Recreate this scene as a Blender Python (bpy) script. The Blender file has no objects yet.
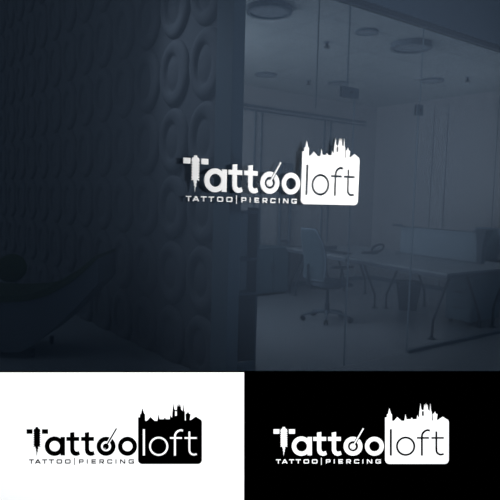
import bpy, bmesh, math, random
from mathutils import Vector, Matrix
from mathutils.geometry import delaunay_2d_cdt
random.seed(3)
C = bpy.context.scene.collection
PI = math.pi
sc = bpy.context.scene
sc.view_settings.view_transform = 'Standard'
sc.view_settings.look = 'None'
sc.view_settings.gamma = 1
sc.view_settings.use_curve_mapping = False
sc.view_settings.exposure = 0.0
sc.cycles.transparent_max_bounces = 32

# ------------------------------------------------------------------ frame of the place
EYE = Vector((0, 0, 1.46))
OFF = Vector((-0.0822, 4.3236, 0))          # corner of the glazed office
YO = 0.92159
UA = Vector((math.sin(YO), math.cos(YO), 0))   # along the office glazing
UB = Vector((-math.cos(YO), math.sin(YO), 0))  # into the office
RZ = math.atan2(UA.y, UA.x)
def L(a, b, z=0.0): return OFF + UA*a + UB*b + Vector((0, 0, z))

# ------------------------------------------------------------------ materials
def mat(name, col, rough=.6, spec=.3, metal=0, noise=.08, nscale=6, bump=0, bscale=40):
    m = bpy.data.materials.new(name); m.use_nodes = True
    nt = m.node_tree; b = nt.nodes['Principled BSDF']
    b.inputs['Roughness'].default_value = rough
    b.inputs['Specular IOR Level'].default_value = spec
    b.inputs['Metallic'].default_value = metal
    tc = nt.nodes.new('ShaderNodeTexCoord')
    nz = nt.nodes.new('ShaderNodeTexNoise'); nz.inputs['Scale'].default_value = nscale
    nt.links.new(tc.outputs['Object'], nz.inputs['Vector'])
    mx = nt.nodes.new('ShaderNodeMix'); mx.data_type = 'RGBA'
    mx.inputs[6].default_value = [c*(1-noise) for c in col]+[1]
    mx.inputs[7].default_value = [min(1, c*(1+noise)) for c in col]+[1]
    nt.links.new(nz.outputs['Fac'], mx.inputs[0]); nt.links.new(mx.outputs[2], b.inputs['Base Color'])
    if bump:
        n2 = nt.nodes.new('ShaderNodeTexNoise'); n2.inputs['Scale'].default_value = bscale
        nt.links.new(tc.outputs['Object'], n2.inputs['Vector'])
        bp = nt.nodes.new('ShaderNodeBump'); bp.inputs['Strength'].default_value = bump
        nt.links.new(n2.outputs['Fac'], bp.inputs['Height']); nt.links.new(bp.outputs['Normal'], b.inputs['Normal'])
    return m

def flatmat(name, col):                      # matt ink or card, no sheen
    m = bpy.data.materials.new(name); m.use_nodes = True
    nt = m.node_tree; nt.nodes.remove(nt.nodes['Principled BSDF'])
    d = nt.nodes.new('ShaderNodeBsdfDiffuse'); d.inputs['Color'].default_value = (*col, 1)
    nt.links.new(d.outputs[0], nt.nodes['Material Output'].inputs['Surface'])
    return m

def glassmat(name, tint, haze, fac):         # tinted pane with a thin film of haze on it
    m = bpy.data.materials.new(name); m.use_nodes = True
    nt = m.node_tree; nt.nodes.remove(nt.nodes['Principled BSDF'])
    t = nt.nodes.new('ShaderNodeBsdfTransparent'); t.inputs['Color'].default_value = (*tint, 1)
    d = nt.nodes.new('ShaderNodeBsdfDiffuse'); d.inputs['Color'].default_value = (*haze, 1)
    mx = nt.nodes.new('ShaderNodeMixShader'); mx.inputs[0].default_value = fac
    nt.links.new(t.outputs[0], mx.inputs[1]); nt.links.new(d.outputs[0], mx.inputs[2])
    nt.links.new(mx.outputs[0], nt.nodes['Material Output'].inputs['Surface'])
    return m

def tilemat(name, col, seam, size, rough=.8):   # square grid of tiles (object coordinates, metres)
    m = mat(name, col, rough)
    nt = m.node_tree; b = nt.nodes['Principled BSDF']
    tc = nt.nodes.new('ShaderNodeTexCoord'); mp = nt.nodes.new('ShaderNodeMapping')
    br = nt.nodes.new('ShaderNodeTexBrick'); br.offset = 0
    br.inputs['Scale'].default_value = 1; br.inputs['Brick Width'].default_value = size
    br.inputs['Row Height'].default_value = size; br.inputs['Mortar Size'].default_value = .016
    br.inputs['Mortar Smooth'].default_value = .3
    br.inputs['Color1'].default_value = (*col, 1); br.inputs['Color2'].default_value = [c*.97 for c in col]+[1]
    br.inputs['Mortar'].default_value = (*seam, 1)
    nt.links.new(tc.outputs['Object'], mp.inputs['Vector']); nt.links.new(mp.outputs[0], br.inputs['Vector'])
    nt.links.new(br.outputs['Color'], b.inputs['Base Color'])
    return m

M = {
 'front_glass': glassmat('smoked_glass', (.66, .74, .82), (.044, .061, .087), .42),
 'office_glass': glassmat('clear_glass', (.96, .975, .985), (.3, .36, .4), .02),
 'glass_edge': mat('glass_edge', (.36, .41, .44), .3),
 'floor': mat('polished_floor', (.50, .51, .53), .22, .4, bump=.01, bscale=3),
 'ceiling': tilemat('ceiling_tiles', (.62, .63, .62), (.46, .475, .48), .6),
 'wall': mat('white_plaster', (.60, .57, .56), .9, bump=.02),
 'wall_dark': mat('dark_relief', (.21, .21, .225), .75, bump=.02),
 'pillar': mat('grey_pillar', (.26, .31, .34), .7),
 'bulk': mat('bulkhead_paint', (.40, .45, .52), .9),
 'frame': mat('grey_aluminium', (.22, .26, .30), .5),
 'steel': mat('dark_steel', (.045, .055, .075), .4, .5),
 'chrome': mat('steel_fitting', (.17, .19, .21), .45, .5),
 'top': mat('desk_laminate', (.44, .45, .46), .5),
 'edge': mat('desk_edge', (.17, .19, .22), .5),
 'cab': mat('cabinet_lacquer', (.17, .235, .27), .6),
 'ped': mat('pedestal_lacquer', (.26, .33, .37), .6),
 'screen': mat('screen_fabric', (.42, .48, .52), .9, bump=.1, bscale=200),
 'mesh': mat('chair_mesh', (.11, .145, .165), .9, bump=.2, bscale=300),
 'seat': mat('seat_fabric', (.10, .12, .15), .95, bump=.1, bscale=200),
 'black': mat('black_plastic', (.03, .035, .045), .5),
 'light': mat('frosted_diffuser', (.38, .41, .44), .4),
 'green': mat('olive_upholstery', (.09, .11, .05), .9, bump=.1, bscale=120),
 'shell': mat('dark_shell', (.19, .20, .22), .5),
 'letter': mat('painted_acrylic', (.88, .87, .86), .45, .2, noise=.01),
 'card': flatmat('white_card', (.95, .95, .95)),
 'ink': flatmat('black_ink', (0, 0, 0)),
 'blackcard': flatmat('black_card', (0, 0, 0)),
 'whiteink': flatmat('white_ink', (.95, .95, .95)),
}

# ------------------------------------------------------------------ helpers
def link(name, bm, m, parent=None, loc=None, rz=None, smooth=False, bevel=0):
    bmesh.ops.recalc_face_normals(bm, faces=bm.faces)
    me = bpy.data.meshes.new(name); bm.to_mesh(me); bm.free()
    if smooth:
        for p in me.polygons: p.use_smooth = True
    o = bpy.data.objects.new(name, me); C.objects.link(o); me.materials.append(M[m] if isinstance(m, str) else m)
    if parent: o.parent = parent
    if loc is not None: o.location = loc
    if rz is not None: o.rotation_euler.z = rz
    if bevel:
        bv = o.modifiers.new('bevel', 'BEVEL'); bv.width = bevel; bv.segments = 2; bv.limit_method = 'ANGLE'
    return o
def tag(o, label, cat, group=None):
    o['label'] = label; o['category'] = cat
    if group: o['group'] = group
    return o
def struct(o): o['kind'] = 'structure'; return o
def empty(name, loc, rz, label, cat, group=None):
    o = bpy.data.objects.new(name, None); C.objects.link(o); o.location = loc; o.rotation_euler = (0, 0, rz)
    o.empty_display_size = .1
    return tag(o, label, cat, group)
def copy_tree(o, parent=None):
    c = o.copy(); C.objects.link(c); c.parent = parent
    for ch in list(o.children): copy_tree(ch, c)
    return c
def bx(bm, x0, x1, y0, y1, z0, z1):
    v = [bm.verts.new(p) for p in ((x0,y0,z0),(x1,y0,z0),(x1,y1,z0),(x0,y1,z0),(x0,y0,z1),(x1,y0,z1),(x1,y1,z1),(x0,y1,z1))]
    for f in ((3,2,1,0),(4,5,6,7),(0,1,5,4),(1,2,6,5),(2,3,7,6),(3,0,4,7)): bm.faces.new([v[i] for i in f])
    return bm
def box(x0, x1, y0, y1, z0, z1): return bx(bmesh.new(), x0, x1, y0, y1, z0, z1)
def prism(bm, poly, z0, z1):
    lo = [bm.verts.new((x, y, z0)) for x, y in poly]; hi = [bm.verts.new((x, y, z1)) for x, y in poly]
    bm.faces.new(lo[::-1]); bm.faces.new(hi)
    n = len(poly)
    for i in range(n): bm.faces.new((lo[i], lo[(i+1) % n], hi[(i+1) % n], hi[i]))
    return bm
def tube(bm, pts, r, n=10, r_end=None):
    pts = [Vector(p) for p in pts]; rings = []
    for i, p in enumerate(pts):
        d = (pts[min(i+1, len(pts)-1)]-pts[max(i-1, 0)]).normalized()
        s = d.cross(Vector((0, 0, 1)))
        if s.length < .05: s = d.cross(Vector((0, 1, 0)))
        s.normalize(); t = d.cross(s)
        rr = r if r_end is None else r+(r_end-r)*i/(len(pts)-1)
        rings.append([bm.verts.new(p+s*rr*math.cos(2*PI*k/n)+t*rr*math.sin(2*PI*k/n)) for k in range(n)])
    for A, B in zip(rings, rings[1:]):
        for k in range(n): bm.faces.new((A[k], A[(k+1) % n], B[(k+1) % n], B[k]))
    bm.faces.new(rings[0][::-1]); bm.faces.new(rings[-1])
    return bm
def lathe(bm, prof, c=(0, 0, 0), n=32, closed=False):
    rings = [[bm.verts.new((c[0]+r*math.cos(2*PI*k/n), c[1]+r*math.sin(2*PI*k/n), c[2]+z)) for k in range(n)] for r, z in prof]
    pr = list(zip(rings, rings[1:])) + ([(rings[-1], rings[0])] if closed else [])
    for A, B in pr:
        for k in range(n): bm.faces.new((A[k], A[(k+1) % n], B[(k+1) % n], B[k]))
    if not closed:
        bm.faces.new(rings[0][::-1]); bm.faces.new(rings[-1])
    return bm

# ---- flat shapes with holes, given in the drawing's own units (x right, y down)
def ccw(p):
    a = sum(p[i][0]*p[(i+1) % len(p)][1]-p[(i+1) % len(p)][0]*p[i][1] for i in range(len(p)))
    return list(p) if a > 0 else list(p)[::-1]
def rect(x0, y0, x1, y1): return [(x0, y0), (x1, y0), (x1, y1), (x0, y1)]
def disc(cx, cy, rx, ry=None, n=40): return [(cx+rx*math.cos(2*PI*k/n), cy+(ry or rx)*math.sin(2*PI*k/n)) for k in range(n)]
def stroke(pts, w):                           # outline of a bent stroke, mitred
    l, r = [], []
    for i, p in enumerate(pts):
        p = Vector(p); a = Vector(pts[max(i-1, 0)]); b = Vector(pts[min(i+1, len(pts)-1)])
        d1 = (p-a).normalized() if i else (b-p).normalized(); d2 = (b-p).normalized() if i < len(pts)-1 else d1
        n = Vector((-(d1+d2).y, (d1+d2).x)).normalized(); k = w/2/max(.5, n.dot(Vector((-d1.y, d1.x))))
        l.append(tuple(p+n*k)); r.append(tuple(p-n*k))
    return l+r[::-1]
def shape(adds, subs, fmap, depth, keeps=()):
    polys = [ccw(p) for p in list(adds)+list(subs)+list(keeps)]
    vs, fs = [], []
    for p in polys:
        fs.append(list(range(len(vs), len(vs)+len(p)))); vs += [Vector(q) for q in p]
    V, E_, F, ov, oe, of = delaunay_2d_cdt(vs, [], fs, 1, 1e-5, True)
    na, ns = len(adds), len(subs)
    keep = []
    for f, o in zip(F, of):
        a = any(i < na for i in o); s = any(na <= i < na+ns for i in o); k = any(i >= na+ns for i in o)
        if k or (a and not s): keep.append(f)
    bm = bmesh.new()
    used = sorted({i for f in keep for i in f})
    fr = {i: bm.verts.new(fmap(V[i].x, V[i].y, depth)) for i in used}
    bk = {i: bm.verts.new(fmap(V[i].x, V[i].y, 0)) for i in used}
    ed = {}
    for f in keep:
        bm.faces.new([fr[i] for i in f]); bm.faces.new([bk[i] for i in reversed(f)])
        for i in range(len(f)):
            k = (f[i], f[(i+1) % len(f)]); ed[k] = ed.get(k, 0)+1
    for (i, j) in ed:
        if (j, i) not in ed: bm.faces.new((fr[j], fr[i], bk[i], bk[j]))
    return bm

# ------------------------------------------------------------------ the lettering, drawn once
def logo_pieces():
    P = []
    # tattoo machine standing for the capital T
    body = [(34.1, 429), (35.6, 428.2), (35.6, 427), (38.2, 427), (38.2, 428.2), (39.9, 429.2)]
    r = []; l = []
    y = 430.6
    while y < 446:
        r += [(40.35, y), (40.35, y+1.3), (39.55, y+1.5), (39.55, y+2.0)]; l += [(33.65, y), (33.65, y+1.3), (34.4, y+1.5), (34.4, y+2.0)]; y += 2.15
    body += r+[(40.2, 446.6), (33.8, 446.6)]+l[::-1]
    needle = [(35.5, 446.5), (38.2, 446.5), (38.3, 448.9), (37.7, 449.2), (37.8, 451.8), (37.3, 452.1), (36.75, 456.2), (36.4, 453.2), (36.55, 451.4), (35.9, 451.0), (36.1, 448.6), (35.5, 448.4)]
    P.append(('emblem_bar', [rect(26.6, 429.2, 32.5, 433.7)], [], []))
    P.append(('emblem_bar', [rect(42.0, 429.2, 48.1, 433.7)], [], []))
    P.append(('tattoo_machine_emblem', [body, needle], [], []))
    P.append(('letter', [disc(54.5, 446.1, 9.7), rect(60.6, 436.9, 65, 455.3)], [disc(54.7, 446.1, 5.3)], []))
    for dx in (0, 14.75):
        hook = [(70.1, 432.6), (74.4, 432.0), (74.4, 436.9), (79.2, 436.9), (79.2, 440.8), (74.4, 440.8), (74.4, 448.6), (74.7, 450.4), (75.7, 451.5), (77.2, 451.6), (78.9, 451.0), (80, 454.5), (77.8, 455.6), (75.6, 455.8), (73.0, 455.0), (71.0, 453.0), (70.2, 450.2), (70.1, 440.8), (66.4, 440.8), (66.4, 436.9), (70.1, 436.9)]
        P.append(('letter', [[(x+dx, yy) for x, yy in hook]], [], []))
    gap = stroke([(106.6, 445.5), (115.2, 430.4)], 3.0)
    P.append(('letter', [disc(106.1, 446.2, 9.5)], [disc(106.1, 446.2, 5.1), gap], []))
    P.append(('piercing_needle', [disc(105.9, 446.5, 3.0, n=24), stroke([(106.5, 445.4), (116.5, 428.4)], 1.35)], [disc(105.0, 448.3, .5, n=10)], []))
    P.append(('letter', [disc(127.5, 446.2, 9.5)], [disc(127.5, 446.2, 5.1)], []))
    # small wide capitals
    T, B, w = 459.3, 463.5, .95; m = (T+B)/2
    def cap(ch, a, b):
        if ch == 'T': return [rect(a, T, b, T+w), rect((a+b)/2-w/2, T, (a+b)/2+w/2, B)], []
        if ch == 'I': return [rect((a+b)/2-w/2, T, (a+b)/2+w/2, B)], []
        if ch == 'O': return [[(a+.7, T), (b-.7, T), (b, T+.7), (b, B-.7), (b-.7, B), (a+.7, B), (a, B-.7), (a, T+.7)]], [rect(a+1, T+w, b-1, B-w)]
        if ch == 'A': c = (a+b)/2; return [[(a, B), (c-.65, T), (c+.65, T), (b, B), (b-1.2, B), (c, T+1.2), (a+1.2, B)], rect(a+1.5, B-1.55, b-1.5, B-.75)], []
        if ch == 'P': return [rect(a, T, a+1, B), [(a, T), (b-.6, T), (b, T+.6), (b, m+.3), (b-.6, m+.9), (a, m+.9)]], [rect(a+1, T+w, b-1, m+.05)]
        if ch == 'R': return [rect(a, T, a+1, B), [(a, T), (b-.6, T), (b, T+.6), (b, m+.3), (b-.6, m+.9), (a, m+.9)], [(b-2.6, m+.8), (b-1.2, m+.8), (b+.1, B), (b-1.4, B)]], [rect(a+1, T+w, b-1, m+.05)]
        if ch == 'E': return [rect(a, T, a+1, B), rect(a, T, b, T+w), rect(a, m-w/2, b-.4, m+w/2), rect(a, B-w, b, B)], []
        if ch == 'C': return [[(a+.7, T), (b-.4, T), (b, T+.5), (b, T+1.3), (b-1, T+1.3), (b-1, T+w), (a+1, T+w), (a+1, B-w), (b-1, B-w), (b-1, B-1.3), (b, B-1.3), (b, B-.5), (b-.4, B), (a+.7, B), (a, B-.7), (a, T+.7)]], []
        if ch == 'G': return [[(a+.7, T), (b-.4, T), (b, T+.5), (b, T+1.2), (b-1, T+1.2), (b-1, T+w), (a+1, T+w), (a+1, B-w), (b-1, B-w), (b-1, m+.6), (b-2.4, m+.6), (b-2.4, m-.15), (b, m-.15), (b, B-.5), (b-.4, B), (a+.7, B), (a, B-.7), (a, T+.7)]], []
        if ch == 'N': return [rect(a, T, a+1, B), rect(b-1, T, b, B), [(a, T), (a+1.3, T), (b, B), (b-1.3, B)]], []
    word = [('T', 29.1, 33.8), ('A', 34.9, 40.8), ('T', 42.2, 47.2), ('T', 48.8, 53.9), ('O', 56.6, 62.1), ('O', 65, 70.6),
            ('P', 79, 83.6), ('I', 86.8, 87.8), ('E', 91.5, 96), ('R', 99.4, 104), ('C', 107.2, 112.3), ('I', 115.5, 116.5), ('N', 120, 125.3), ('G', 128.6, 134)]
    for ch, a, b in word:
        A_, S_ = cap(ch, a, b); P.append(('tagline_letter', A_, S_, []))
    P.append(('divider_bar', [rect(74.1, 457.8, 74.8, 464.8)], [], []))
    # panel with the castle skyline and the cut-out word
    sky = [(138.1, 417.4), (139.8, 417.4), (140, 414.4), (141.2, 413.6), (141.7, 410.8), (142.5, 408), (143.3, 410.8), (144, 413.2), (145, 414.4), (145.2, 420.8), (147, 420.8), (150.4, 417), (154.6, 420.8), (157.4, 420.8), (158, 417.6), (158.5, 414), (159.2, 417.2), (159.6, 419.2), (163.8, 419.2), (164.8, 417.4), (166, 419.2), (169.7, 419.2), (170.4, 415.0), (171.4, 417.0), (172.1, 417.6), (172.4, 412.4), (172.8, 408.4), (173.6, 403.2), (174.2, 408.4), (174.8, 410), (176.7, 410), (177.1, 407), (177.4, 403.8), (177.9, 407), (178.4, 403.2), (178.9, 406.6), (179.6, 403.4), (180.1, 407.2), (180.6, 404), (181.1, 409.4), (182.7, 411.0), (183.4, 403.2), (184, 410), (184.8, 412), (184.9, 420.5), (185.9, 420.5), (185.6, 414), (187, 413.4), (187.4, 412.8), (188, 411.2), (188.6, 412.8), (189, 413.6), (190.6, 414.2), (189.8, 420.2), (191.4, 419.6), (195.8, 416.6), (201.3, 420.0), (201.9, 422.0)]
    R = 4.2; pan = list(sky)
    pan += [(201.9-R+R*math.cos(t), 463.9-R+R*math.sin(t)) for t in [PI/2*k/8 for k in range(9)]]
    pan += [(138.1+R-R*math.sin(t), 463.9-R+R*math.cos(t)) for t in [PI/2*k/8 for k in range(9)]]
    farc = [(174.95, 455.6), (174.95, 437)]+[(181.2-6.25*math.cos(t), 436.6-6.5*math.sin(t)) for t in [PI/2*k/8 for k in range(1, 9)]]+[(183.0, 430.7)]
    tarc = [(189.4, 431.4), (189.4, 448.5)]+[(194.0-4.6*math.cos(t), 450-4.6*math.sin(-t)) for t in [PI/2*k/6 for k in range(1, 7)]]+[(196.8, 454.0)]
    subs = [rect(142.85, 429.1, 144.95, 455.6), disc(158.7, 446.2, 9.65), stroke(farc, 2.0), rect(170, 437.0, 182, 438.8), stroke(tarc, 1.9), rect(184.5, 437.0, 196.9, 438.8), rect(175, 411.2, 176.9, 415.8)]
    P.append(('skyline_panel', [pan], subs, [disc(158.7, 446.2, 7.7)]))
    return P
PIECES = logo_pieces()

# ------------------------------------------------------------------ the sign on the smoked front glass
YL = math.radians(61.7921); UL = Vector((math.sin(YL), math.cos(YL), 0)); RL = math.atan2(UL.y, UL.x)
DS = 3.2; SC = 8.09077e-3*.8; U0 = .207326*.8; W0 = .16307*.8
TH = .034                                    # letters stand this far off the glass
sign_z = EYE.z-(464.8-440)*SC+W0
sign = empty('wall_sign', Vector((0, DS, sign_z))+Vector((-UL.y, UL.x, 0))*.009, RL,
             'large white raised lettering Tattooloft mounted on the smoked glass wall', 'sign')
def sign_map(x, y, d): return ((x-114)*SC+U0, -d, -(y-464.8)*SC)
LT = .009                                    # thickness of the letters; pins hold them off the glass
pin_at = {'tattoo_machine_emblem': [(37, 431), (37, 444)], 'skyline_panel': [(140.6, 424), (199.5, 424), (140.6, 460), (199.5, 460)], 'piercing_needle': [(105.9, 446.5)], 'divider_bar': [(74.45, 461)]}
for n, A_, S_, K_ in PIECES:
    o = link(n, shape(A_, S_, lambda x, y, d: sign_map(x, y, d), LT, K_), 'letter', sign)
    if n in pin_at: pp = pin_at[n]
    elif n == 'emblem_bar': pp = [(A_[0][0][0]+2.9, 431.4)]
    elif n == 'letter':
        xs = [q[0] for q in A_[0]]; ys = [q[1] for q in A_[0]]
        pp = [(xs_, ys_) for xs_, ys_ in (((min(xs)+2.2, 446.1), (max(xs)-2.2, 446.1)) if len(A_[0]) > 25 else (((min(xs)+max(xs))/2-1, 438.8), ((min(xs)+max(xs))/2-1, 448)))]
    else: pp = [(A_[0][0][0]+.5, 459.8)] if A_[0][0][1] < 460 else [(sum(q[0] for q in A_[0])/len(A_[0]), 460.2)]
    for x, y in pp:
        p = sign_map(x, y, -.0005); q = sign_map(x, y, -TH)
        link('standoff_pin', tube(bmesh.new(), [p, q], .004 if n != 'tagline_letter' else .0015, 8), 'steel', o)
# ------------------------------------------------------------------ the smoked glass wall itself
g = struct(link('window_1', box(-3.6, 3.9, 0, .010, 0, 4.2), 'front_glass', None, Vector((0, DS, 0))+Vector((-UL.y, UL.x, 0))*(TH+.0092), RL))

# ------------------------------------------------------------------ the two printed boards in front of it
ROLL, PITCH = math.radians(1.4923), math.radians(-5.0533)
cr, sr, cp, sp = math.cos(ROLL), math.sin(ROLL), math.cos(PITCH), math.sin(PITCH)
Rt = Vector((cr, -sp*sr, cp*sr)); Up = Vector((-sr, -sp*cr, cp*cr)); Fw = Vector((0, cp, sp))
CAMM = Matrix((Rt, Fw, Up)).transposed()
DB = 2.3; PX = DB/582.0
def board(x0, x1, dx, label, m, ink):
    """x0..x1: extent in board units, top at 122.5 below the centre; a leaning card with its print"""
    base = EYE+Fw*DB+Rt*((x0+x1)/2-250)*PX; base = base+Up*((-base.z)/Up.z)
    t = bpy.data.objects.new('display_board', None); C.objects.link(t); tag(t, label, 'display board')
    Mx = CAMM.to_4x4(); Mx.translation = base; t.matrix_world = Mx
    ctr = EYE+Fw*DB
    def bmap(x, y, d):
        w = ctr+Rt*(x-250)*PX+Up*(250-y)*PX-Fw*d
        return Mx.inverted() @ w
    def ybot(x):                              # where the card meets the floor
        w0 = bmap(x, 250, 0); ww = Mx @ Vector(w0); s = (ww.z-.001)/Up.z; return 250+s/PX
    pl = [(x0, 372.4), (x1, 372.4), (x1, ybot(x1)), (x0, ybot(x0))]
    b = shape([pl], [], lambda x, y, d: bmap(x, y, d-.012), .012)
    link('panel', b, m, t)
    e = shape([rect(x0, 371.5, x1, 372.4)], [], lambda x, y, d: bmap(x, y, d-.012), .012)
    k = link('edge_strip', e, 'blackcard', t); k['label'] = 'thin black top edge strip'
    for n, A_, S_, K_ in PIECES:
        mv = lambda q: [[(x+dx, y) for x, y in p] for p in q]
        link(n, shape(mv(A_), mv(S_), lambda x, y, d: bmap(x, y, d), .0006, mv(K_)), ink, t)
    # folding strut behind
    mid = (x0+x1)/2
    a = bmap(mid, 400, -.013); w = Mx @ Vector(a); foot = Mx.inverted() @ Vector((w.x, w.y+.16, .006))
    link('rear_strut', tube(bmesh.new(), [a, foot], .006, 8), 'black', t)
board(-28, 244.1, 0, 'white display board with black Tattooloft print leaning before the glass', 'card', 'ink')
board(244.3, 530, 246.9, 'black display board with white Tattooloft print leaning beside the white one', 'blackcard', 'whiteink')

# ------------------------------------------------------------------ room shell
struct(link('floor', box(-9, 9, -5, 9, -.1, 0), 'floor', None, OFF, RZ))
H = 3.2; AW = 5.9; BW = 3.86
struct(link('ceiling', box(.0, AW+.1, .06, BW+.1, H, H+.1), 'ceiling', None, L(0.23, 0.05), RZ))
struct(link('wall_back', box(.125, AW+.1, BW, BW+.12, 0, 4), 'wall', None, OFF, RZ))
struct(link('wall_right', box(AW, AW+.12, .06, BW, 0, 3.2), 'wall', None, OFF, RZ))
# relief wall of interlocking ovals on the left
bm = box(0, .12, .2, 7.6, 0, 6)
NR = 40
def oval(bm, cb, cz, rb, rz_):
    prof = [(1.0, 0), (.995, .010), (.95, .032), (.86, .046), (.76, .048), (.66, .040), (.60, .026), (.555, .008), (.50, .004), (.40, .016), (.25, .026), (.0, .028)]
    rings = []
    for i, (r, h) in enumerate(prof):
        if r == 0: rings.append([bm.verts.new((-h*.75, cb, cz))]); continue
        off = .0 if r > .7 else .10*rb
        rings.append([bm.verts.new((-h*.75-.0005, cb+off+rb*r*math.cos(2*PI*k/NR)*(1 if r > .7 else .82), cz+rz_*r*math.sin(2*PI*k/NR)*(1 if r > .7 else 1.0))) for k in range(NR)])
    for A, B in zip(rings, rings[1:]):
        for k in range(NR):
            if len(B) == 1: bm.faces.new((A[k], A[(k+1) % NR], B[0]))
            else: bm.faces.new((A[k], A[(k+1) % NR], B[(k+1) % NR], B[k]))
PB, PZ = .505, .574
for i in range(13):
    for j in range(10):
        oval(bm, .235+PB*(i+.5), -.07+PZ*(j+.5), PB/2*.985, PZ/2*.985)
wl = struct(link('wall_left', bm, 'wall_dark', None, OFF, RZ, smooth=True))
for p_ in list(wl.data.polygons)[:6]: p_.use_smooth = False
# corner pillar and bulkhead over the glazing
struct(link('trim_1', box(-.11, -.004, -.02, .195, 0, 4.2), 'pillar', None, OFF, RZ, bevel=.004))
struct(link('trim_2', box(-.003, 6.4, -.05, .05, 3.13, 4.2), 'bulk', None, OFF, RZ))
struct(link('trim_3', box(-.003, 6.4, -.03, .03, 3.085, 3.13), 'steel', None, OFF, RZ))
# base channel of the fixed pane at the right
struct(link('trim_4', box(2.06, 6.4, -.02, .02, 0, .03), 'frame', None, OFF, RZ))
# office glazing: panes are windows, the pivoting leaf is a door
def pane(name, a0, a1, z0, z1):
    o = link(name, box(a0, a1, -.006, .006, z0, z1), 'office_glass', None, OFF, RZ); struct(o)
    return o
def seam(parent, a, z0, z1, w=.0022):
    link('edge_seal', box(a-w, a+w, -.0075, .0075, z0, z1), 'glass_edge', parent)
w2 = pane('window_2', -.003, .7296, 0.002, 3.085)
def lpane(name, pts):                        # pane cut to an L around the door fitting
    bm = bmesh.new(); lo = [bm.verts.new((a, -.006, z)) for a, z in pts]; hi = [bm.verts.new((a, .006, z)) for a, z in pts]
    bm.faces.new(lo); bm.faces.new(hi[::-1]); n = len(pts)
    for q in range(n): bm.faces.new((lo[q], hi[q], hi[(q+1) % n], lo[(q+1) % n]))
    return struct(link(name, bm, 'office_glass', None, OFF, RZ))
w3 = lpane('window_3', [(.7304, .002), (1.170, .002), (1.170, 2.349), (1.076, 2.349), (1.076, 3.085), (.7304, 3.085)]); seam(w3, .730, 2.20, 3.085, .0008)
d1 = pane('door_1', 1.180, 2.040, .012, 2.349); seam(d1, 1.175, .012, 2.34, .003); seam(d1, 2.045, .012, 2.34, .004)
w4 = pane('window_4', 1.084, 2.060, 2.3505, 3.085); seam(w4, 1.08, 2.36, 3.085, .0022)
w5 = lpane('window_5', [(2.050, .036), (6.4, .036), (6.4, 3.085), (2.066, 3.085), (2.066, 2.349), (2.050, 2.349)]); seam(w5, 2.063, 2.36, 3.085, .0016)
# steel patch fittings at the head of the door
def fitting(a0, a1, z0, z1, label):
    t = empty('glass_door_fitting', L(a0, 0, z0), RZ, label, 'door fitting')
    link('clamp_plate', box(0, a1-a0, -.022, -.008, 0, z1-z0), 'chrome', t, bevel=.004)
    link('clamp_plate', box(0, a1-a0, .008, .022, 0, z1-z0), 'chrome', t, bevel=.004)
    bm = bmesh.new(); tube(bm, [((a1-a0)/2, -.028, (z1-z0)/2), ((a1-a0)/2, -.022, (z1-z0)/2)], .012, 14)
    link('bolt_cap', bm, 'steel', t)
fitting(1.01, 1.205, 2.325, 2.41, 'larger steel patch fitting at upper left of glass door')
fitting(2.0, 2.09, 2.28, 2.375, 'smaller steel patch fitting at upper right of glass door')

# back wall: header rail, mullions, skirting
struct(link('trim_5', box(.2, 5.6, BW-.03, BW, 2.875, 2.91), 'frame', None, OFF, RZ))
struct(link('trim_6', box(.2, 5.6, BW-.025, BW, 2.82, 2.842), 'frame', None, OFF, RZ))
k = 7
for a in (3.07, 3.20, 4.57, 4.72, 1.5, 1.63):
    struct(link('trim_%d' % k, box(a-.012, a+.012, BW-.02, BW, .72, 2.82), 'frame', None, OFF, RZ)); k += 1
struct(link('baseboard_back', box(.125, AW, BW-.015, BW, 0, .07), 'frame', None, OFF, RZ))
struct(link('baseboard_right', box(AW-.015, AW, .06, BW-.02, 0, .07), 'frame', None, OFF, RZ))
for i, b in enumerate((2.6, 2.33, 1.45)):
    struct(link('trim_%d' % k, box(AW-.006, AW, b-.006, b+.006, .07, 3.1), 'frame', None, OFF, RZ)); k += 1
# slim upright sidelight frame against the back wall
t = empty('sidelight_frame', L(3.58, BW-.07), RZ, 'narrow upright grey frame at the back wall left of the tall chair back', 'window frame')
link('stile', box(0, .028, 0, .05, 0, 2.05), 'frame', t); link('stile', box(.215, .243, 0, .05, 0, 2.05), 'frame', t)
link('rail', box(.028, .215, 0, .05, .765, .795), 'frame', t); link('rail', box(.028, .215, 0, .05, 2.02, 2.05), 'frame', t)

# ------------------------------------------------------------------ ceiling fixtures (all unlit)
def downlight(a, b, r, drop, label):
    t = empty('ceiling_downlight', L(a, b, H), RZ, label, 'ceiling light')
    link('trim_ring', lathe(bmesh.new(), [(r*.84, -.001), (r*.84, -drop), (r, -drop), (r, -.001)], n=40, closed=True), 'frame', t)
    link('diffuser', lathe(bmesh.new(), [(r*.83, -.001), (r*.83, -drop*.75)], n=40), 'light', t)
downlight(.86, .80, .21, .05, 'large round ceiling light nearest the corner pillar')
downlight(2.78, .70, .22, .06, 'large round ceiling light above the glass door head')
downlight(2.07, .71, .12, .02, 'small flat ceiling light between the two large round ones')
downlight(4.55, 1.70, .17, .02, 'small flat ceiling light furthest right')
downlight(2.62, 3.05, .15, .02, 'small flat ceiling light at left near the back wall')
downlight(3.75, 2.75, .15, .02, 'small flat ceiling light at middle near the back wall')
def sprinkler(a, b, label):
    t = empty('ceiling_sprinkler', L(a, b, H), RZ, label, 'sprinkler')
    link('rose', lathe(bmesh.new(), [(.035, -.001), (.035, -.012)], n=20), 'frame', t)
    link('sprinkler_head', lathe(bmesh.new(), [(.014, -.012), (.014, -.05), (.034, -.052), (.034, -.06)], n=20), 'steel', t)
sprinkler(2.066, 1.282, 'small dark sprinkler head on ceiling nearest the glazing')
sprinkler(3.346, 2.96, 'small dark sprinkler head on ceiling near the back wall')
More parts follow.
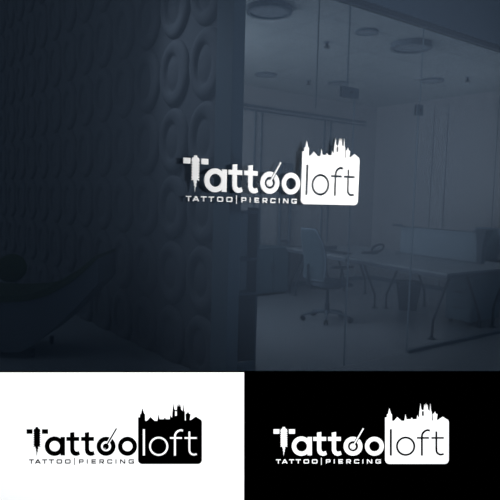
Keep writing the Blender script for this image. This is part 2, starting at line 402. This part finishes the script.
sprinkler(4.73, 1.25, 'small dark sprinkler head on ceiling at far right')

# ------------------------------------------------------------------ desks
def desk(front, b0, b1, depth, label, legs, group='long workbench desks inside the office'):
    """front(b) gives the near long edge; legs: list of (foot, kink, top) in office coordinates"""
    a0, a1 = front(b0), front(b1)
    base = L((a0+a1)/2+depth/2, (b0+b1)/2)
    t = empty('office_desk', base, RZ, label, 'desk', group)
    ca, cb = (a0+a1)/2+depth/2, (b0+b1)/2
    poly = [(a0-ca, b0-cb), (a0+depth-ca, b0-cb), (a1+depth-ca, b1-cb), (a1-ca, b1-cb)]
    link('tabletop', prism(bmesh.new(), poly, .712, .735), 'top', t, bevel=.003)
    q = [(a0-ca+.012, b0-cb+.012), (a0-ca+.04, b0-cb+.012), (a1-ca+.04, b1-cb-.012), (a1-ca+.012, b1-cb-.012)]
    link('apron_rail', prism(bmesh.new(), q, .672, .7115), 'edge', t)
    q2 = [(a0-ca+.042, b0-cb+.012), (a0+depth-ca-.03, b0-cb+.012), (a0+depth-ca-.03, b0-cb+.04), (a0-ca+.042, b0-cb+.04)]
    link('apron_rail', prism(bmesh.new(), q2, .672, .7115), 'edge', t)
    for (fa, fb), (ka, kz), (ta, tz) in legs:
        s = (.705-kz)/(tz-kz); ta2 = ka+(ta-ka)*s
        o = link('leg', tube(bmesh.new(), [(fa-ca, fb-cb, .008), (ka-ca, fb-cb, kz), (ta2-ca, fb-cb, .7115)], .016, 10), 'steel', t)
        link('foot_pad', lathe(bmesh.new(), [(.045, .0), (.045, .008), (.018, .02)], (fa-ca, fb-cb, 0), 20), 'steel', o)
    return t
fr = lambda b: 2.72+.155*b
desk(fr, .05, 1.73, 1.58, 'desk with splayed steel legs closest to the glazing',
     [((2.77, .23), (2.777, .208), (3.06, .691)), ((3.787, .29), (3.771, .14), (3.458, .647)),
      ((3.95, .22), (3.945, .233), (4.129, .512)),
      ((3.772, 1.69), (3.768, .196), (3.999, .546)), ((4.402, 1.517), (4.377, .232), (4.185, .528))])
desk(fr, 1.75, 3.2, 1.5, 'desk behind the nearest one carrying the telephone',
     [((3.65, 1.79), (3.645, .18), (3.375, .646)), ((4.47, 2.696), (4.456, .219), (4.323, .481)),
      ((3.35, 3.1), (3.36, .2), (3.6, .62)), ((4.42, 3.1), (4.4, .2), (4.2, .62))])
# rear side desk leg seen left of the chair
t = empty('side_table', L(3.80, 3.52), RZ, 'small side table at the back wall with one slanted leg showing', 'table')
link('tabletop', box(-.28, .55, -.22, .22, .66, .69), 'steel', t, bevel=.003)
for sx in (-1, 1):
    for sy in (-1, 1):
        x0 = -.34 if sx < 0 else .50; x1 = -.05 if sx < 0 else .25
        l_ = link('leg', tube(bmesh.new(), [(x0, sy*.17, .0), (x0+.01*-sx, sy*.17, .18), (x1, sy*.17, .6595)], .017, 10), 'steel', t)
# screen along the far edge of the near desk
t = empty('desk_screen', L(4.16, 1.35, .735), RZ, 'long pale desk screen standing on the desks beyond the glass', 'desk screen')
sk = -.155
def scr(b0, b1, z0, z1, th): return prism(bmesh.new(), [(sk*-1*(b0-1.35)-th, b0-1.35), (sk*-1*(b0-1.35)+th, b0-1.35), (sk*-1*(b1-1.35)+th, b1-1.35), (sk*-1*(b1-1.35)-th, b1-1.35)], z0, z1)
link('screen_panel', scr(.50, 1.86, .012, .375, .014), 'screen', t)
link('bottom_rail', scr(.45, 1.95, 0, .012, .022), 'edge', t)
link('top_rail', scr(.50, 1.86, .375, .388, .018), 'edge', t)
bm = bmesh.new()
lo = [(-.20, -.93), (-.12, -.93), (-.12, -.86), (-.20, -.86)]; hi = [(-.26, -1.01), (-.10, -1.01), (-.10, -.86), (-.26, -.86)]
v0 = [bm.verts.new((x, y, .0)) for x, y in lo]; vm = [bm.verts.new((x+(X-x)*.25, y+(Y-y)*.25, .26)) for (x, y), (X, Y) in zip(lo, hi)]; v1 = [bm.verts.new((x, y, .42)) for x, y in hi]
for A, B in ((v0, vm), (vm, v1)):
    for i in range(4): bm.faces.new((A[i], A[(i+1) % 4], B[(i+1) % 4], B[i]))
bm.faces.new(v0[::-1]); bm.faces.new(v1)
o = link('end_bracket', bm, 'edge', t, bevel=.006); o['label'] = 'dark flared end bracket'
bm = box(-.13, -.03, .40, .51, .388, .42); link('clip_light', bm, 'edge', t, bevel=.01)
# drawer pedestal under the near desk
t = empty('drawer_pedestal', L(3.72, .36), RZ, 'pale drawer pedestal under the nearest desk at right', 'pedestal')
link('carcass', box(0, .62, 0, .36, .05, .66), 'ped', t, bevel=.006)
for i in range(3):
    d = link('drawer', box(-.014, -.0005, .012, .348, .065+.195*i, .25+.195*i), 'ped', t, bevel=.003)
    link('drawer_handle', box(-.026, -.0145, .12, .24, .20+.195*i, .212+.195*i), 'steel', d)
for i, (x, y) in enumerate(((.05, .05), (.57, .05), (.05, .31), (.57, .31))):
    link('caster', tube(bmesh.new(), [(x, y-.015, .0255), (x, y+.015, .0255)], .025, 14), 'black', t)

# telephone on the desk
t = empty('desk_telephone', L(3.68, 1.93, .7355), RZ+math.radians(135), 'dark desk telephone with raised looped handset', 'telephone')
t.scale = (.95, .9, .95)
bm = bmesh.new(); prof = [(-.13, 0), (.10, 0), (.10, .05), (-.13, .02)]
lo = [bm.verts.new((x, -.09, z)) for x, z in prof]; hi = [bm.verts.new((x, .09, z)) for x, z in prof]
bm.faces.new(lo); bm.faces.new(hi[::-1])
for i in range(4): bm.faces.new((lo[i], lo[(i+1) % 4], hi[(i+1) % 4], hi[i]))
bmesh.ops.rotate(bm, verts=bm.verts, cent=(0, 0, 0), matrix=Matrix.Rotation(PI, 3, 'Z'))
link('phone_base', bm, 'black', t, bevel=.008)
bm = bmesh.new()
pts = [(-.10+.085*math.cos(u), 0, .085+.05*math.sin(u)+.35*.085*-math.cos(u)*1.0) for u in [2*PI*k/20 for k in range(20)]]
pts = pts+[pts[0]]
tube(bm, pts, .016, 10)
link('handset', bm, 'black', t, smooth=True)
# paper tray / keyboard on the desk left of the telephone
t = empty('keyboard', L(3.30, 2.20, .7355), RZ-math.radians(9), 'thin dark keyboard on the desk left of the telephone', 'keyboard')
link('case', box(-.08, .08, -.22, .22, 0, .016), 'steel', t, bevel=.003)
bm = bmesh.new()
for i in range(5):
    for j in range(14): bx(bm, -.068+i*.028, -.045+i*.028, -.208+j*.03, -.184+j*.03, .0165, .022)
link('keys', bm, 'black', t)
t = empty('paper_tray', L(3.55, 2.75, .7355), RZ, 'flat grey paper tray at the far end of the desks', 'tray')
link('tray_shell', box(-.17, .17, -.13, .13, 0, .012), 'edge', t)
for y in (-.13, .122): link('side_wall', box(-.17, .17, y, y+.008, .0125, .06), 'edge', t)
link('sheets', box(-.15, .15, -.11, .11, .0125, .03), 'top', t)

# wire waste bin
t = empty('waste_bin', L(3.96, 1.47), RZ, 'round dark wire waste bin on the floor under the desks', 'waste bin')
bm = bmesh.new(); n, rows = 36, 12
rb, rt, hh = .112, .168, .355
R_ = [[bm.verts.new(((rb+(rt-rb)*j/rows)*math.cos(2*PI*(k+.5*(j % 2))/n), (rb+(rt-rb)*j/rows)*math.sin(2*PI*(k+.5*(j % 2))/n), .012+hh*j/rows)) for k in range(n)] for j in range(rows+1)]
for j in range(rows):
    for k in range(n): bm.faces.new((R_[j][k], R_[j][(k+1) % n], R_[j+1][(k+1) % n], R_[j+1][k]))
o = link('mesh_wall', bm, 'black', t); w = o.modifiers.new('wires', 'WIREFRAME'); w.thickness = .008; w.use_even_offset = False
link('rim', lathe(bmesh.new(), [(rt-.004, .36), (rt+.012, .36), (rt+.012, .39), (rt-.004, .39)], n=36, closed=True), 'black', t)
link('bottom_plate', lathe(bmesh.new(), [(rb+.01, 0), (rb+.01, .014)], n=36), 'black', t)
t = empty('bin_liner', L(3.96, 1.47, .0145), RZ, 'dark bag lining the wire waste bin', 'bin liner')
bpy.data.objects.remove(t)
t = link('bin_liner', lathe(bmesh.new(), [(rb-.02, .0), (rt-.03, .30), (rt-.034, .30), (rb-.024, .004)], n=30, closed=True), 'black', None, L(3.96, 1.47, .016), RZ)
tag(t, 'dark bag lining the wire waste bin', 'bin liner')

# ------------------------------------------------------------------ task chair
def task_chair(loc, rz, label):
    t = empty('office_chair', loc, rz, label, 'chair')
    for k in range(5):
        an = 2*PI*k/5+.35; c, s = math.cos(an), math.sin(an)
        o = link('base_arm', tube(bmesh.new(), [(c*.03, s*.03, .115), (c*.16, s*.16, .10), (c*.30, s*.30, .072)], .020, 10, .013), 'frame', t)
        bm = bmesh.new()
        for q in (-.017, .017):
            tube(bm, [(c*.30-s*(q-.009), s*.30+c*(q-.009), .031), (c*.30-s*(q+.009), s*.30+c*(q+.009), .031)], .030, 16)
        tube(bm, [(c*.30, s*.30, .03), (c*.30, s*.30, .074)], .008, 8)
        link('caster', bm, 'black', o)
    link('gas_lift', lathe(bmesh.new(), [(.032, .085), (.032, .22), (.020, .222), (.020, .40)], n=20), 'steel', t)
    link('seat_mechanism', box(-.12, .10, -.07, .07, .392, .432), 'black', t, bevel=.01)
    bm = bmesh.new()                          # cushion with rounded plan and waterfall front
    pl = []
    for k in range(48):
        u = 2*PI*k/48; cx, cy = math.cos(u), math.sin(u)
        pl.append((.25*abs(cx)**.55*(1 if cx > 0 else -1)+.02, .25*abs(cy)**.55*(1 if cy > 0 else -1)))
    rings = []
    for z, s in ((.433, .86), (.445, .97), (.468, 1.0), (.488, .97), (.497, .86), (.492, .4)):
        rings.append([bm.verts.new((x*s, y*s, z-.02*max(0, x*s-.16)/.1)) for x, y in pl])
    for A, B in zip(rings, rings[1:]):
        for k in range(48): bm.faces.new((A[k], A[(k+1) % 48], B[(k+1) % 48], B[k]))
    bm.faces.new(rings[0][::-1]); bm.faces.new(rings[-1])
    link('seat', bm, 'seat', t, smooth=True)
    # tall curved mesh back
    bm = bmesh.new(); G = []
    for j in range(13):
        v = j/12; z = .52+.60*v; hw = (.225+.02*math.sin(v*PI))*(1-.28*max(0, v-.75)/.25); row = []
        for i in range(9):
            u = i/4-1; row.append((-.235-.07*v+.035*math.sin(v*PI*1.2)+.04*u*u*-1*-1, hw*u, z))
        G.append(row)
    f = [[bm.verts.new(p) for p in r] for r in G]; b_ = [[bm.verts.new((p[0]-.018, p[1], p[2])) for p in r] for r in G]
    for j in range(12):
        for i in range(8):
            bm.faces.new((f[j][i], f[j][i+1], f[j+1][i+1], f[j+1][i])); bm.faces.new((b_[j][i], b_[j+1][i], b_[j+1][i+1], b_[j][i+1]))
    rim = [(0, i) for i in range(9)]+[(j, 8) for j in range(1, 13)]+[(12, i) for i in range(7, -1, -1)]+[(j, 0) for j in range(11, 0, -1)]
    for q in range(len(rim)):
        a, b2 = rim[q], rim[(q+1) % len(rim)]; bm.faces.new((f[a[0]][a[1]], b_[a[0]][a[1]], b_[b2[0]][b2[1]], f[b2[0]][b2[1]]))
    link('backrest', bm, 'mesh', t, smooth=True)
    bm = bmesh.new()
    rp = [Vector(G[j][i])+Vector((-.009, 0, 0)) for j, i in rim]; tube(bm, rp+[rp[0]], .013, 8)
    link('back_frame', bm, 'frame', t, smooth=True)
    link('back_support', tube(bmesh.new(), [(-.10, 0, .412), (-.24, 0, .42), (-.285, 0, .50), (-.29, 0, .70)], .019, 10), 'black', t)
    for s in (-1, 1):
        o = link('armrest', tube(bmesh.new(), [(-.05, s*.21, .425), (-.03, s*.285, .44), (-.02, s*.295, .55), (.0, s*.295, .675)], .014, 10), 'black', t)
        link('arm_pad', box(-.13, .14, s*.295-.035, s*.295+.035, .6755, .70), 'black', o, bevel=.01)
    return t
c1 = task_chair(L(2.46, 1.52), RZ-math.radians(12), 'office chair with tall mesh back standing before the nearest desk')
c2 = copy_tree(c1); c2.location = L(4.98, 1.15); c2.rotation_euler.z = RZ+PI
c2['label'] = 'office chair mostly hidden behind the desks, only a caster and arm showing'

# low cabinet at the back, behind the chair
t = empty('low_cabinet', L(2.74, 3.30), RZ, 'low dark cabinet at the back wall left of the chair', 'cabinet')
link('carcass', box(0, .62, 0, .50, .04, .70), 'cab', t, bevel=.004)
link('plinth', box(.02, .60, .03, .48, 0, .0395), 'black', t)
link('cabinet_top', box(-.01, .63, -.02, .51, .7005, .725), 'cab', t, bevel=.003)
for i in range(2):
    d = link('door', box(.012+.30*i, .304+.30*i, -.016, -.0005, .05, .69), 'cab', t, bevel=.002)
    link('door_handle', box(.27+.05*i, .282+.05*i, -.028, -.0165, .35, .47), 'steel', d)

# tall narrow shelf unit against the pillar
t = empty('shelf_unit', L(-.002, .055), RZ, 'narrow shelf unit with dark lower door beside the corner pillar', 'shelf unit')
for x in (0, .214): link('upright', box(x, x+.018, 0, .135, 0, 1.39), 'edge', t)
link('back_panel', box(.0185, .2135, .124, .135, .73, 1.345), 'top', t)
for z in (1.345, .985, .715): link('shelf', box(.0185, .2135, 0, .135 if z > 1.34 else .1235, z, z+.02), 'edge', t)
d = link('door', box(.0185, .2135, .0, .014, .20, .7145), 'black', t); link('door_handle', box(.18, .192, -.012, -.0005, .42, .52), 'steel', d)
link('drawer', box(.0185, .2135, .0, .014, .03, .19), 'cab', t)

# ------------------------------------------------------------------ curved lounge at the far left
def seg(pts, n=8):                            # smooth curve through points
    out = []
    P = [Vector(p) for p in pts]; P = [P[0]*2-P[1]]+P+[P[-1]*2-P[-2]]
    for i in range(1, len(P)-2):
        for k in range(n):
            u = k/n; a, b, c, d = P[i-1:i+3]
            out.append(.5*((2*b)+(-a+c)*u+(2*a-5*b+4*c-d)*u*u+(-a+3*b-3*c+d)*u**3))
    out.append(P[-2]); return out
top = seg([(-1.9, .86), (-1.5, .68), (-1.0, .575), (-.6, .575), (-.34, .625), (-.16, .72), (0, .825), (.14, .945)])
def strip(prof_top, prof_bot, y0, y1):
    bm = bmesh.new(); poly = [tuple(p) for p in prof_top]+[tuple(p) for p in prof_bot][::-1]
    lo = [bm.verts.new((x, y0, z)) for x, z in poly]; hi = [bm.verts.new((x, y1, z)) for x, z in poly]
    n = len(poly); m_ = n//2
    for i in range(m_-1):
        bm.faces.new((lo[i], lo[i+1], lo[n-2-i], lo[n-1-i])); bm.faces.new((hi[i], hi[n-1-i], hi[n-2-i], hi[i+1]))
    for i in range(n): bm.faces.new((lo[i], lo[(i+1) % n], hi[(i+1) % n], hi[i]))
    return bm
t = empty('chaise_lounge', Vector((-1.46, 4.98, 0)), 0, 'long curved chaise with olive pad and dark hull in the dim left corner', 'chaise')
nT = len(top)
padb = [Vector((p.x+.008, p.y-.065+.035*max(0, (i/nT-.75)*4))) for i, p in enumerate(top)]
link('seat_pad', strip(top, padb, 0, .72), 'green', t, bevel=.006)
hullb = []
for i, p in enumerate(padb):
    u = (p.x+1.9)/2.04; zb = .06+.62*max(0, (u-.66)/.34)**1.3+.35*max(0, (.25-u)/.25)**1.5
    hullb.append(Vector((p.x-.0*u, min(zb, p.y-.03))))
hullt = [p-Vector((0, .001)) for p in padb]
link('hull', strip(hullt, hullb, .03, .69), 'shell', t)
for x in (-1.35, -.45):
    for y in (.10, .60): link('leg', tube(bmesh.new(), [(x, y, .075), (x*1.01, y, .001)], .02, 10), 'steel', t)
t = link('throw_cushion', box(-.17, .17, -.06, .06, -.15, .15), 'green', None, Vector((-2.16, 5.24, .775)))
t.rotation_euler = (0, math.radians(-24), 0)
sb = t.modifiers.new('s', 'SUBSURF'); sb.levels = sb.render_levels = 3
tag(t, 'olive cushion resting on the curved chaise at the far left', 'cushion')

# ------------------------------------------------------------------ light
w = bpy.data.worlds.new('world'); sc.world = w; w.use_nodes = True
w.node_tree.nodes['Background'].inputs[0].default_value = (.75, .88, 1, 1)
w.node_tree.nodes['Background'].inputs[1].default_value = .21
def lamp(kind, name, loc, target, power, size=.5, col=(1, 1, 1), spot=None, blend=.5, spread=None):
    l = bpy.data.lights.new(name, kind); l.energy = power; l.color = col
    if kind == 'AREA': l.size = size; l.shape = 'DISK'
    else: l.shadow_soft_size = size
    if spot: l.spot_size = math.radians(spot); l.spot_blend = blend
    if spread: l.spread = math.radians(spread)
    o = bpy.data.objects.new(name, l); C.objects.link(o); o.location = loc
    o.rotation_euler = (Vector(target)-Vector(loc)).to_track_quat('-Z', 'Y').to_euler()
    return o
lamp('SPOT', 'sign_spotlight', (3.1, .7, 1.75), (.80, 3.62, 2.0), 740, .16, (1, .985, .97), 58, 1.0)
o = lamp('SPOT', 'board_fill_spot', (0, .4, 3.0), (0, 2.28, .41), 690, .03, (1, 1, 1), 90, .15)  # added fill, cone squashed below so only the boards turn white
o.scale = (1, .095, 1)
lamp('AREA', 'office_ceiling_fill', L(4.9, .45, 1.1), L(3.6, 1.8, 3.2), 14, .5)  # unseen fill added to bounce light off the office ceiling
lamp('AREA', 'office_side_fill', L(.35, 2.3, 1.9), L(4.0, 1.5, 2.15), 56, 2.3)  # added room fill hidden behind the relief wall, no window modelled there
lamp('SPOT', 'relief_fill_spot', L(-1.0, 1.5, 3.7), L(0, .55, 2.1), 95, .15, (.9, .95, 1), 56, 1.0)  # unseen spot added above the view to brighten the relief near the pillar

# ------------------------------------------------------------------ camera
cam = bpy.data.cameras.new('camera'); co = bpy.data.objects.new('camera', cam); C.objects.link(co)
cam.sensor_width = 36; cam.lens = 36*582.0/500; cam.clip_start = .05
Mc = Matrix((Rt, Up, -Fw)).transposed().to_4x4(); Mc.translation = EYE; co.matrix_world = Mc
sc.camera = co
